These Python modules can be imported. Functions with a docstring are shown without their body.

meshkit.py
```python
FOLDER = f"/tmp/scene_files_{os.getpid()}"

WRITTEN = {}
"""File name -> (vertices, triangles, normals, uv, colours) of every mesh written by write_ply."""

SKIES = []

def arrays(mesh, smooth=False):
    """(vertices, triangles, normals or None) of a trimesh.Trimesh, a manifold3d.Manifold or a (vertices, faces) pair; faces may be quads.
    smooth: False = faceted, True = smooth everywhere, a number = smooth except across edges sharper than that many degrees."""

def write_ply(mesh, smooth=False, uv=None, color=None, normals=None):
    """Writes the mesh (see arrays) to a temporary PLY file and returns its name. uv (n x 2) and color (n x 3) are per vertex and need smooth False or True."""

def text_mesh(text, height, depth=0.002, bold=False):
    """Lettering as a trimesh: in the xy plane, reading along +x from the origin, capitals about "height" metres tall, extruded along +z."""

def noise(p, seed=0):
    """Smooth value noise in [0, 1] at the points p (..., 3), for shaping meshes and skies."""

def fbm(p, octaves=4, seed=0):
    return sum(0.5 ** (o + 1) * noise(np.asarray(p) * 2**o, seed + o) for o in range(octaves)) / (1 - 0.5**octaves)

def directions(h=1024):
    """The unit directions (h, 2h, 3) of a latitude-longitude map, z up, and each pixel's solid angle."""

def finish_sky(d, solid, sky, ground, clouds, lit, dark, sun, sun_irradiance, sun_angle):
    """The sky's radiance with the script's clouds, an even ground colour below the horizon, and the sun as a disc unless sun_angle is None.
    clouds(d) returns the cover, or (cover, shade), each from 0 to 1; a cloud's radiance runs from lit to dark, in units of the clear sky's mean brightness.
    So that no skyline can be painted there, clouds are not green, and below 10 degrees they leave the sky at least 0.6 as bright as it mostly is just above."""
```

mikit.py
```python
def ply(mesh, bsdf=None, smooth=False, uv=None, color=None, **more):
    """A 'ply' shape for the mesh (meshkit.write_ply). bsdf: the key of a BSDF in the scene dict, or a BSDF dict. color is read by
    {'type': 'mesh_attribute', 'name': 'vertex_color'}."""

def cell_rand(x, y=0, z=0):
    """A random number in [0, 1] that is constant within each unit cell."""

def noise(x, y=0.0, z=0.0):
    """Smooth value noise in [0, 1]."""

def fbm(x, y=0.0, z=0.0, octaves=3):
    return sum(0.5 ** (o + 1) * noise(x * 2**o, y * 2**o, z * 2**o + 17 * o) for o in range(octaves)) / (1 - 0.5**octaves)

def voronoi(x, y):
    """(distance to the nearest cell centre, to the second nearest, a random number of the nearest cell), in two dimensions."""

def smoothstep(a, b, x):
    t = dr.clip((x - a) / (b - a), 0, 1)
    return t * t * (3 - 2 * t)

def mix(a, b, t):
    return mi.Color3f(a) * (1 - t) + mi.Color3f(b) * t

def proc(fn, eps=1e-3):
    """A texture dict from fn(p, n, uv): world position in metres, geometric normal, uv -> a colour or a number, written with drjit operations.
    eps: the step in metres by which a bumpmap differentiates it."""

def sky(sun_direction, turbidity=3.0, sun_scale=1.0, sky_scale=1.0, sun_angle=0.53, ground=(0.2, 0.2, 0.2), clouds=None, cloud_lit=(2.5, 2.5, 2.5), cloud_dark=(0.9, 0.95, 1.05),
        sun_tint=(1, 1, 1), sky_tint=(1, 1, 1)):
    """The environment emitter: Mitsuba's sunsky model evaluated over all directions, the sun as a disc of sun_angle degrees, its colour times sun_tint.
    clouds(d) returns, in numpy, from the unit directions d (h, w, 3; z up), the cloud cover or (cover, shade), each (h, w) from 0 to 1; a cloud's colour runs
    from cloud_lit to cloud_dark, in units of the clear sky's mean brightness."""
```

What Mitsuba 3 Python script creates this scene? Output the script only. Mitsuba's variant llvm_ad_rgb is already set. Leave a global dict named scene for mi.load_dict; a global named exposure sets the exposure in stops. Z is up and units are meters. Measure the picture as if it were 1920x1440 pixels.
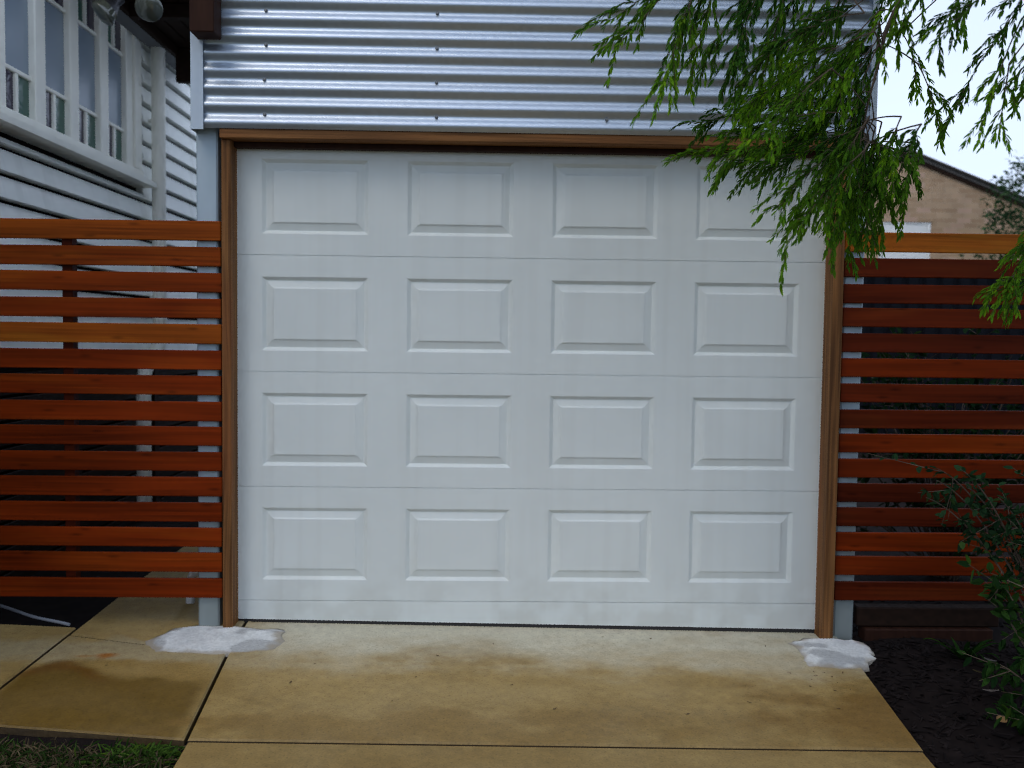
import math, numpy as np, trimesh, mitsuba as mi, drjit as dr, mikit, meshkit
from scipy.spatial import ConvexHull, Delaunay
from shapely.geometry import Polygon, box as sbox

T = mi.ScalarTransform4f
scene, labels = {}, {}

# ---------------------------------------------------------------- camera, sky, exposure
CAM = np.array([1.146, -4.12, 1.271])
FWD = np.array([0.02126, 0.99848, -0.05094])
UP = np.array([-0.01130, 0.05119, 0.99862])
scene['camera'] = {'type': 'thinlens', 'fov': 57.96, 'fov_axis': 'x', 'near_clip': 0.05, 'far_clip': 500.0,
                   'aperture_radius': 0.006, 'focus_distance': 3.3,
                   'to_world': T().look_at(origin=CAM.tolist(), target=(CAM + FWD).tolist(), up=UP.tolist())}
exposure = 2.03


def overcast(d):
    n = meshkit.fbm(d * np.array([2.2, 2.2, 4.0]) + 7.3, 4)
    return np.ones(d.shape[:2]), np.clip((n - 0.35) * 1.6, 0, 1)


scene['sky'] = mikit.sky((-0.35, -0.55, 0.8), turbidity=4, sun_scale=0.12, sun_angle=24, clouds=overcast,
                         cloud_lit=(2.13, 2.50, 3.18), cloud_dark=(1.78, 2.12, 2.76), ground=(0.12, 0.12, 0.11))

# ---------------------------------------------------------------- helpers
F = mi.Float


def bs(name, d, two=True):
    scene[name] = {'type': 'twosided', 'b': d} if two else d
    return name


def principled(base, rough=0.6, **k):
    if isinstance(base, (tuple, list)):
        base = {'type': 'rgb', 'value': list(base)}
    r = {'type': 'principled', 'base_color': base, 'roughness': rough}
    r.update(k)
    return r


def bump(b, fn, scale, eps=1e-3):
    return {'type': 'bumpmap', 'tex': mikit.proc(fn, eps), 'scale': scale, 'b': b}


def key_for(name):
    if name not in scene:
        return name
    i = 1
    while f'{name}_{i:03d}' in scene:
        i += 1
    return f'{name}_{i:03d}'


def put(name, mesh, bsdf, label=None, cat=None, group=None, kind=None, smooth=False, **kw):
    k = key_for(name)
    scene[k] = mikit.ply(mesh, bsdf, smooth, **kw)
    tag(k, label, cat, group, kind)
    return k


def tag(k, label=None, cat=None, group=None, kind=None):
    d = {n: v for n, v in (('label', label), ('category', cat), ('group', group), ('kind', kind)) if v}
    if d:
        labels[k] = {**labels.get(k, {}), **d}


def cbox(x0, x1, y0, y1, z0, z1, c=0.004):
    """a box with chamfered edges"""
    lo, hi = np.array([x0, y0, z0], float), np.array([x1, y1, z1], float)
    c = min(c, *((hi - lo) * 0.3))
    p = []
    for i in range(8):
        s = np.array([(i >> k) & 1 for k in range(3)])
        q = np.where(s, hi, lo)
        for k in range(3):
            r = q + np.where(s, -c, c)
            r[k] = q[k]
            p.append(r)
    return hull(p)


def hull(p):
    p = np.asarray(p, float)
    h = ConvexHull(p)
    f = h.simplices.copy()
    cen = p[h.vertices].mean(0)
    n = np.cross(p[f[:, 1]] - p[f[:, 0]], p[f[:, 2]] - p[f[:, 0]])
    flip = np.einsum('ij,ij->i', n, p[f[:, 0]] - cen) < 0
    f[flip] = f[flip][:, ::-1]
    return trimesh.Trimesh(p, f, process=False)


def prism(poly, a0, a1, axis):
    """extrude a 2-D outline (ring of points) along an axis: axis 'y' -> outline in (x,z); 'x' -> (y,z); 'z' -> (x,y)"""
    m = trimesh.creation.extrude_polygon(Polygon(poly) if not isinstance(poly, Polygon) else poly, a1 - a0, engine='earcut')
    v = m.vertices.copy()
    if axis == 'y':
        v = np.c_[v[:, 0], a0 + v[:, 2], v[:, 1]]
    elif axis == 'x':
        v = np.c_[a0 + v[:, 2], v[:, 0], v[:, 1]]
    else:
        v = np.c_[v[:, 0], v[:, 1], a0 + v[:, 2]]
    f = m.faces[:, ::-1] if axis == 'y' else m.faces
    return trimesh.Trimesh(v, f, process=False)


def tube(pts, radii, n=8, cap=True):
    pts = np.asarray(pts, float)
    radii = np.broadcast_to(radii, len(pts))
    t = np.gradient(pts, axis=0)
    t /= np.linalg.norm(t, axis=1, keepdims=True) + 1e-12
    a = np.cross(t[0], [0.3, 0.5, 0.81])
    a /= np.linalg.norm(a)
    V, Fc = [], []
    for i in range(len(pts)):
        a = a - t[i] * (a @ t[i])
        a /= np.linalg.norm(a)
        b = np.cross(t[i], a)
        for k in range(n):
            w = 2 * math.pi * k / n
            V.append(pts[i] + radii[i] * (math.cos(w) * a + math.sin(w) * b))
    for i in range(len(pts) - 1):
        for k in range(n):
            p, q = i * n + k, i * n + (k + 1) % n
            Fc += [[p, q, q + n], [p, q + n, p + n]]
    if cap:
        V += [pts[0], pts[-1]]
        e, m = len(V) - 2, (len(pts) - 1) * n
        for k in range(n):
            Fc += [[e, (k + 1) % n, k], [e + 1, m + k, m + (k + 1) % n]]
    return trimesh.Trimesh(np.array(V), np.array(Fc), process=False)


def cat_mesh(ms):
    return trimesh.util.concatenate(ms)


def smoothcurve(pts, n):
    from scipy.interpolate import make_interp_spline
    pts = np.asarray(pts, float)
    k = min(3, len(pts) - 1)
    return make_interp_spline(np.linspace(0, 1, len(pts)), pts, k=k)(np.linspace(0, 1, n))


def G(x, y):
    """height of the ground: a slight fall to the right and towards the street"""
    return -0.020 - 0.016 * np.clip(x, -4, 7) + 0.035 * np.clip(y, -7, 4)

# ---------------------------------------------------------------- materials
def c3(a):
    return mi.Color3f(*a)


def concrete_fn(p, n, uv):
    big = mikit.fbm(p.x * 1.7 + 3.1, p.y * 2.3, 0.0, 4)
    fine = mikit.fbm(p.x * 38.0, p.y * 38.0, p.z * 38.0, 3)
    mid = mikit.fbm(p.x * 7.0 + 11.0, p.y * 10.0, 2.0, 4)
    col = mikit.mix((0.335, 0.245, 0.110), (0.430, 0.335, 0.185), mikit.smoothstep(0.3, 0.7, big * 0.6 + mid * 0.4))
    speck = mikit.noise(p.x * 210.0, p.y * 210.0, 1.0) - 0.9 * mikit.smoothstep(0.16, 0.05, mikit.voronoi(p.x * 34.0, p.y * 34.0)[0])
    # cement residue and a white damp sheen, painted pale along the door, darker tannin stains further out
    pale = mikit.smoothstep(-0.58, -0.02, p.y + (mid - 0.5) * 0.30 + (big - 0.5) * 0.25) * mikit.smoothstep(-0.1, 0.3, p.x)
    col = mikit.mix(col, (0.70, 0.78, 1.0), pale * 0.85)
    pale2 = mikit.smoothstep(0.62, 0.2, dr.abs(p.y + 0.38 + (mid - 0.5) * 0.2) * 4.0) * mikit.smoothstep(0.3, -0.1, p.x)
    col = mikit.mix(col, (0.46, 0.45, 0.44), pale2 * 0.6)
    edge = -0.64 + 0.14 * dr.exp(-dr.square((p.x + 0.5) / 0.14)) + (mid - 0.5) * 0.10
    st = mikit.smoothstep(0.05, -0.05, p.y - edge) * mikit.smoothstep(0.12, 0.04, p.x + (p.y + 0.65) * 0.1) * mikit.smoothstep(-0.68, -0.60, p.x)
    rim = mikit.smoothstep(0.10, 0.0, dr.abs(p.y - edge + 0.03)) * st * mikit.smoothstep(-0.2, -0.45, p.x)
    col = mikit.mix(col, (0.170, 0.112, 0.022), st * (0.86 + 0.25 * mid))
    col = mikit.mix(col, (0.170, 0.075, 0.008), rim * 0.75)
    d1 = dr.sqrt(dr.square((p.x + 0.39) / 0.080) + dr.square((p.y + 0.425) / 0.045)) + (mid - 0.5) * 1.2
    col = mikit.mix(col, (0.42, 0.17, 0.030), mikit.smoothstep(1.0, 0.3, d1) * 0.9)
    d2 = dr.sqrt(dr.square((p.x + 0.475) / 0.05) + dr.square((p.y + 0.44) / 0.02)) + (mid - 0.5)
    col = mikit.mix(col, (0.36, 0.18, 0.04), mikit.smoothstep(1.0, 0.3, d2) * 0.5)
    d3 = dr.sqrt(dr.square((p.x - 2.50) / 0.46) + dr.square((p.y + 0.90) / 0.34)) + (mid - 0.5) * 1.3
    col = mikit.mix(col, (0.21, 0.120, 0.024), mikit.smoothstep(1.15, 0.3, d3) * 0.75)
    d4 = dr.sqrt(dr.square((p.x - 1.0) / 0.9) + dr.square((p.y + 1.0) / 0.16)) + (mid - 0.5) * 1.6
    col = mikit.mix(col, (0.26, 0.165, 0.055), mikit.smoothstep(1.1, 0.4, d4) * 0.5)
    col = mikit.mix(col, (0.25, 0.175, 0.070), 0.62 * mikit.smoothstep(-0.55, -1.35, p.y + (mid - 0.5) * 0.5) * mikit.smoothstep(0.05, 0.25, p.x))
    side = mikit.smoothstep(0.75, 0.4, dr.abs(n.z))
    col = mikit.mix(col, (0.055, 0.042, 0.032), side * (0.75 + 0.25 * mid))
    return col * (0.84 + 0.32 * fine) * (0.90 + 0.2 * speck) * mi.Color3f(0.68, 0.59, 0.36)


def rough_concrete(p, n, uv):
    return 0.42 + 0.35 * mikit.fbm(p.x * 5.0, p.y * 7.0, 3.0, 3)


def grain(p, n, uv, horizontal, scale=1.0):
    s = uv.y * 37.0
    if horizontal:
        a, b, c = p.x, p.z, p.y
    else:
        a, b, c = p.z, p.x, p.y
    w = (mikit.noise(a * 1.3 + s, b * 3.0, s) - 0.5) * 0.03
    return mikit.fbm(a * 2.5 * scale + s, (b + w) * 130.0 + s, c * 130.0, 3), mikit.fbm(a * 1.6 + s * 3.1, b * 9.0, c * 9.0 + s, 3)


def slat_fn(p, n, uv):
    g, blot = grain(p, n, uv, True)
    t = uv.x
    col = mikit.mix((0.060, 0.0090, 0.0030), (0.172, 0.0215, 0.0022), mikit.smoothstep(0.0, 0.5, t))
    col = mikit.mix(col, (0.350, 0.095, 0.010), mikit.smoothstep(0.5, 1.0, t))
    k = 0.42 + 0.80 * g + 1.15 * (blot - 0.40)
    col = mikit.mix(col, col * mi.Color3f(1.25, 1.7, 1.5), mikit.smoothstep(0.52, 0.72, mikit.fbm(p.x * 2.2 + uv.y * 51.0, p.z * 14.0, uv.y * 7.0, 3)) * 0.6)
    knot = mikit.smoothstep(0.09, 0.0, mikit.voronoi(p.x * 2.1 + uv.y * 91.0, p.z * 9.0 + uv.y * 13.0)[0])
    return col * k * (1 - 0.45 * knot)


def frame_fn(horizontal):
    def fn(p, n, uv):
        g, blot = grain(p, n, uv, horizontal)
        col = mikit.mix((0.080, 0.033, 0.011), (0.235, 0.105, 0.034), mikit.smoothstep(0.2, 0.8, 0.55 * g + 0.45 * blot))
        red = mikit.smoothstep(0.5, 0.75, blot)
        return mikit.mix(col, (0.16, 0.048, 0.016), red * 0.5) * (0.7 + 0.6 * g)
    return fn


def door_fn(p, n, uv):
    d = mikit.fbm(p.x * 3.0, p.z * 3.0, 1.0, 4)
    streak = mikit.fbm(p.x * 24.0, p.z * 1.2, 5.0, 3)
    low = mikit.smoothstep(0.35, -0.05, p.z)
    splash = low * mikit.smoothstep(0.35, 0.75, mikit.fbm(p.x * 9.0, p.z * 9.0, 8.0, 4))
    col = mikit.mix((0.635, 0.680, 0.660), (0.590, 0.635, 0.618), d)
    col = mikit.mix(col, (0.45, 0.46, 0.42), 0.12 * mikit.smoothstep(0.4, 0.8, streak) + 0.45 * splash)
    return col


def galv_fn(p, n, uv):
    a, b, r = mikit.voronoi(p.x * 60.0, p.z * 60.0)
    m = mikit.fbm(p.x * 1.5, p.z * 6.0, 2.0, 3)
    return mikit.mix((0.420, 0.488, 0.575), (0.525, 0.603, 0.698), 0.35 * r + 0.65 * m)


def galv_rough(p, n, uv):
    return 0.34 + 0.12 * mikit.fbm(p.x * 4.0, p.z * 9.0, 4.0, 3)


def blue_fn(p, n, uv):
    m = mikit.fbm(p.x * 20.0, p.y * 20.0, p.z * 2.0, 3)
    return mikit.mix((0.36, 0.43, 0.50), (0.47, 0.54, 0.61), m)


def post_fn(p, n, uv):
    m = mikit.fbm(p.x * 26.0, p.y * 26.0, p.z * 3.0, 3)
    low = mikit.smoothstep(1.3, -0.05, p.z + 0.5 * (m - 0.5))
    col = mikit.mix((0.27, 0.36, 0.42), (0.40, 0.48, 0.54), m)
    return mikit.mix(col, (0.21, 0.23, 0.20), 0.75 * low)


def house_fn(p, n, uv):
    m = mikit.fbm(p.y * 3.0, p.z * 14.0, uv.y * 9.0, 4)
    st = mikit.fbm(p.y * 14.0, p.z * 1.5, 3.0, 3)
    col = mikit.mix((0.70, 0.72, 0.68), (0.78, 0.79, 0.75), m)
    return mikit.mix(col, (0.46, 0.47, 0.43), 0.25 * mikit.smoothstep(0.5, 0.8, st))


def trim_fn(p, n, uv):
    m = mikit.fbm(p.y * 9.0, p.z * 9.0, 3.0, 3)
    return mikit.mix((0.72, 0.71, 0.63), (0.80, 0.79, 0.71), m)


def glass_bump(p, n, uv):
    return mikit.fbm(p.y * 55.0, p.z * 75.0, 1.0, 2)


def soil_fn(p, n, uv):
    m = mikit.fbm(p.x * 22.0, p.y * 22.0, p.z * 22.0, 4)
    return mikit.mix((0.004, 0.003, 0.003), (0.016, 0.011, 0.010), m)


def ground_fn(p, n, uv):
    a = mikit.fbm(p.x * 0.7, p.y * 0.7, 0.0, 4)
    b = mikit.fbm(p.x * 25.0, p.y * 25.0, 0.0, 3)
    return mikit.mix((0.045, 0.060, 0.022), (0.095, 0.080, 0.050), a) * (0.6 + 0.8 * b)


def mortar_fn(p, n, uv):
    sm = mikit.smoothstep(0.80, 1.0, uv.x + 0.30 * (mikit.fbm(p.x * 18.0, p.y * 26.0, 1.0, 3) - 0.5))
    m = mikit.fbm(p.x * 14.0, p.y * 14.0, p.z * 14.0, 4)
    f = mikit.fbm(p.x * 120.0, p.y * 120.0, p.z * 120.0, 2)
    damp = mikit.smoothstep(0.46, 0.6, mikit.fbm(p.x * 7.0 + 5.0, p.y * 9.0, 3.0, 3))
    col = mikit.mix(mikit.mix((0.44, 0.45, 0.44), (0.70, 0.71, 0.69), m), (0.27, 0.275, 0.27), 0.7 * damp) * (0.8 + 0.4 * f)
    return mikit.mix(col, (0.27, 0.22, 0.15), 0.75 * sm)


def brick_fn(p, n, uv):
    u, v = (p.x + p.y) / 0.24, p.z / 0.086
    row = dr.floor(v)
    u = u + 0.5 * (row - 2.0 * dr.floor(row * 0.5))
    fu, fv = u - dr.floor(u), v - row
    joint = dr.maximum(mikit.smoothstep(0.035, 0.015, dr.minimum(fu, 1 - fu)), mikit.smoothstep(0.10, 0.05, dr.minimum(fv, 1 - fv)))
    r = mikit.cell_rand(dr.floor(u), row)
    col = mikit.mix((0.310, 0.200, 0.118), (0.400, 0.280, 0.178), r)
    col = mikit.mix(col, (0.42, 0.28, 0.20), mikit.smoothstep(0.75, 0.9, mikit.cell_rand(dr.floor(u), row, 7)))
    return mikit.mix(col, (0.39, 0.30, 0.21), joint * 0.6) * (0.85 + 0.3 * mikit.fbm(p.x * 6.0, p.z * 6.0, 1.0, 3))


def bark_fn(p, n, uv):
    g = mikit.fbm(p.x * 30.0, p.y * 30.0, p.z * 6.0, 4)
    return mikit.mix((0.030, 0.020, 0.013), (0.130, 0.095, 0.065), g)


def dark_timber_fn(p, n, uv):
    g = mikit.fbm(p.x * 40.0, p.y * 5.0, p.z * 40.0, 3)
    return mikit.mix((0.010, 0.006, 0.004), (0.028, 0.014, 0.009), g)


def dropper_fn(p, n, uv):
    g = mikit.fbm(p.x * 60.0, p.y * 60.0, p.z * 5.0, 3)
    return mikit.mix((0.016, 0.006, 0.004), (0.040, 0.016, 0.009), g)


def fine_bump(s):
    return lambda p, n, uv: mikit.fbm(p.x * s, p.y * s, p.z * s, 3)


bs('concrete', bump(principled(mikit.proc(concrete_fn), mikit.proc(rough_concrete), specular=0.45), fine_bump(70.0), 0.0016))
bs('slat_wood', principled(mikit.proc(slat_fn), 0.45, specular=0.05))
bs('frame_wood_vertical', principled(mikit.proc(frame_fn(False)), 0.62, specular=0.15))
bs('frame_wood_horizontal', principled(mikit.proc(frame_fn(True)), 0.62, specular=0.15))
bs('door_paint', bump(principled(mikit.proc(door_fn), 0.42, specular=0.45), lambda p, n, uv: mikit.fbm(p.x * 5.0, p.z * 5.0, 0.0, 3), 0.0012, 4e-3))
bs('galvanised', principled(mikit.proc(galv_fn), mikit.proc(galv_rough), metallic=0.82))
bs('blue_flashing', principled(mikit.proc(blue_fn), 0.45, metallic=0.15))
bs('post_steel', principled(mikit.proc(post_fn), 0.5, metallic=0.15))
bs('house_paint', principled(mikit.proc(house_fn), 0.5))
bs('trim_paint', principled(mikit.proc(trim_fn), 0.45))
bs('obscure_glass', bump(principled((0.175, 0.225, 0.275), 0.32, specular=0.8), glass_bump, 0.0010, 2e-3))
bs('purple_glass', bump(principled((0.020, 0.014, 0.034), 0.10, specular=0.5), glass_bump, 0.0014, 2e-3))
bs('green_glass', bump(principled((0.022, 0.085, 0.060), 0.10, specular=0.5), glass_bump, 0.0014, 2e-3))
bs('soil', principled(mikit.proc(soil_fn), 0.9, specular=0.08))
bs('ground_cover', principled(mikit.proc(ground_fn), 0.95))
bs('mortar', bump(principled(mikit.proc(mortar_fn), 0.8), fine_bump(45.0), 0.012))
bs('brickwork', principled(mikit.proc(brick_fn), 0.85))
bs('bark', principled(mikit.proc(bark_fn), 0.9))
bs('dark_timber', principled(mikit.proc(dark_timber_fn), 0.7, specular=0.1))
bs('brown_timber', principled(mikit.proc(dropper_fn), 0.65, specular=0.1))
bs('grey_lining', principled((0.15, 0.155, 0.165), 0.7))
bs('black_rubber', principled((0.012, 0.010, 0.010), 0.6))
bs('roof_tile', principled((0.075, 0.068, 0.062), 0.8))
bs('dark_sheet', principled((0.006, 0.007, 0.010), 0.8, specular=0.06))
bs('white_paint', principled((0.72, 0.73, 0.72), 0.45))
bs('bulb_glass', principled((0.060, 0.066, 0.050), 0.10, specular=0.9, clearcoat=0.5))
bs('lamp_metal', principled((0.05, 0.05, 0.055), 0.4, metallic=0.6))
bs('screw_metal', principled((0.16, 0.17, 0.18), 0.5, metallic=0.4))
bs('hose_grey', principled((0.22, 0.23, 0.25), 0.4))
VC = {'type': 'mesh_attribute', 'name': 'vertex_color'}
bs('leaf', {'type': 'principledthin', 'base_color': VC, 'roughness': 0.42, 'diff_trans': 0.55, 'spec_trans': 0.0}, two=False)
bs('dry', principled(VC, 0.85, specular=0.1))

# ---------------------------------------------------------------- ground and slabs
def grid_sheet(x0, x1, y0, y1, nx, ny, fn):
    xs, ys = np.linspace(x0, x1, nx), np.linspace(y0, y1, ny)
    X, Y = np.meshgrid(xs, ys, indexing='ij')
    V = np.stack([X, Y, fn(X, Y)], -1).reshape(-1, 3)
    i = np.arange(nx * ny).reshape(nx, ny)
    q = np.stack([i[:-1, :-1], i[1:, :-1], i[1:, 1:], i[:-1, 1:]], -1).reshape(-1, 4)
    return trimesh.Trimesh(V, np.vstack([q[:, [0, 1, 2]], q[:, [0, 2, 3]]]), process=False)


xs = np.r_[-160, -60, -20, np.linspace(-8, 12, 41), 25, 60, 160]
ys = np.r_[-160, -60, -20, np.linspace(-9, 8, 35), 25, 60, 160]
X, Y = np.meshgrid(xs, ys, indexing='ij')
i = np.arange(X.size).reshape(X.shape)
q = np.stack([i[:-1, :-1], i[1:, :-1], i[1:, 1:], i[:-1, 1:]], -1).reshape(-1, 4)
put('ground', trimesh.Trimesh(np.stack([X, Y, G(X, Y) - 0.085], -1).reshape(-1, 3), np.vstack([q[:, [0, 1, 2]], q[:, [0, 2, 3]]]), process=False),
    'ground_cover', 'bare earth and rough ground around the driveway and the buildings', 'ground', kind='structure')


def slab(poly, c=0.006, depth=0.11, off=0.0):
    """concrete slab: convex outline, arrised top edge"""
    P = np.array(Polygon(poly).exterior.coords)[:-1]
    if Polygon(P).exterior.is_ccw is False:
        P = P[::-1]
    n = len(P)
    Q = []
    for k in range(n):
        a, b, d = P[k - 1], P[k], P[(k + 1) % n]
        e1, e2 = (b - a) / np.linalg.norm(b - a), (d - b) / np.linalg.norm(d - b)
        n1, n2 = np.array([-e1[1], e1[0]]), np.array([-e2[1], e2[0]])
        s = n1 + n2
        Q.append(b + c * s / (1 + n1 @ n2))
    Q = np.array(Q)
    g = lambda A, z: np.c_[A, G(A[:, 0], A[:, 1]) + off + z]
    V = np.vstack([g(Q, 0), g(P, -c), g(P, -depth)])
    Fc = [[0, k, k + 1] for k in range(1, n - 1)]
    for r in (0, 1):
        for k in range(n):
            a, b = r * n + k, r * n + (k + 1) % n
            Fc += [[a + n, b + n, b], [a + n, b, a]]
    return trimesh.Trimesh(V, np.array(Fc), process=False)


J = 0.006
slabs = [
    [(0.071 + J, -0.335), (0.152 + J, -1.125), (2.612, -1.100), (2.690, -0.372), (2.725, 0.02), (2.725, 6.0), (0.05 + J, 6.0), (0.05 + J, 0.0)],
    [(0.158 + J, -1.142), (0.25, -2.9), (2.50, -2.9), (2.605, -1.117)],
    [(0.26, -2.915), (0.34, -6.5), (2.34, -6.5), (2.50, -2.915)],
    [(-0.640, -0.215), (-0.233, -0.318), (0.071 - J, -0.345), (0.152 - J, -1.125), (-0.485, -1.052), (-0.640, -1.035)],
    [(-0.640, -0.203), (-0.233, -0.306), (0.055 - J, -0.330), (0.05 - J, 0.0), (-0.06, 3.2), (-0.640, 3.2)],
    [(-0.653, -0.118), (-0.653, -1.030), (-1.9, -0.90), (-1.9, -0.035)],
]
slab_labels = ['wide tan driveway slab below the white garage door', 'driveway slab in front of the cross joint', None,
               'left slab with the dark wet-looking brown stain', 'grey slab running under the left fence', 'narrow slab at the far left edge']
for s_, l_ in zip(slabs, slab_labels):
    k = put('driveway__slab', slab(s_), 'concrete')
    if l_:
        labels[k] = {'label': l_}
tag('driveway', 'tan stained concrete driveway of large slabs in front of the white garage door', 'driveway', kind='structure')

put('soil_strip', grid_sheet(-1.9, -0.66, -0.115, 3.2, 30, 50, lambda x, y: G(x, y) - 0.045 + 0.03 * meshkit.fbm(np.stack([x * 9, y * 9, 0 * x], -1), 3)),
    'soil', 'black soil strip under and behind the left slatted fence', 'soil', kind='structure', smooth=True)


def bed_h(x, y):
    n = meshkit.fbm(np.stack([x * 7, y * 7, 0 * x], -1), 4)
    edge = np.clip((x - (2.70 + 0.09 * np.clip(y + 0.37, -6, 0))) / 0.3, 0, 1)
    return G(x, y) - 0.035 + 0.045 * n * (0.4 + 0.6 * edge) + 0.02 * edge


bedm = grid_sheet(0, 1, -6.5, 5.9, 70, 160, lambda x, y: 0 * x)
v = bedm.vertices.copy()
left = np.where(v[:, 1] < -0.372, 2.698 + 0.107 * (v[:, 1] + 0.372), 2.735 + 0.0 * v[:, 1])
v[:, 0] = left + v[:, 0] ** 1.6 * (9.0 - left)
v[:, 2] = bed_h(v[:, 0], v[:, 1])
put('garden_bed', trimesh.Trimesh(v, bedm.faces, process=False), 'soil', 'dark mulched garden bed along the right edge of the driveway', 'garden bed', kind='structure', smooth=True)

rng = np.random.default_rng(11)


def chips(n, xfn, hfn, L, W, H):
    """flat bark chips lying about"""
    base = np.array([[-1, -.8, -.5], [1, -.6, -.4], [.9, .8, -.5], [-.8, .9, -.4], [-.9, -.6, .5], [.85, -.5, .4], [.8, .7, .5], [-.7, .7, .35]])
    fc = np.array([[0, 2, 1], [0, 3, 2], [4, 5, 6], [4, 6, 7], [0, 1, 5], [0, 5, 4], [1, 2, 6], [1, 6, 5], [2, 3, 7], [2, 7, 6], [3, 0, 4], [3, 4, 7]])
    V, Fs, C = [], [], []
    for k in range(n):
        x, y = xfn()
        s = np.array([rng.uniform(*L), rng.uniform(*W), rng.uniform(*H)]) / 2
        R = trimesh.transformations.euler_matrix(rng.normal(0, .25), rng.normal(0, .25), rng.uniform(0, 6.28))[:3, :3]
        V.append((base * s * rng.uniform(.8, 1.2, (8, 1))) @ R.T + [x, y, hfn(x, y) + s[2] * .7])
        Fs.append(fc + 8 * k)
        t = rng.uniform(0.5, 1.6)
        C.append(np.tile(np.array([0.0085, 0.0060, 0.0058]) * t, (8, 1)))
    return trimesh.Trimesh(np.vstack(V), np.vstack(Fs), process=False), np.vstack(C)


def bed_xy():
    y = -0.1 - 3.4 * rng.uniform() ** 1.4 if rng.uniform() < .9 else rng.uniform(-.1, .8)
    l = 2.71 + 0.107 * min(y + 0.372, 0)
    return l + (rng.uniform() ** 1.3) * 1.9, y


m, c = chips(4200, bed_xy, bed_h, (.02, .07), (.008, .024), (.004, .010))
put('bark_mulch', m, 'dry', 'loose dark bark mulch scattered over the right garden bed', 'mulch', kind='stuff', color=c)

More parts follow.
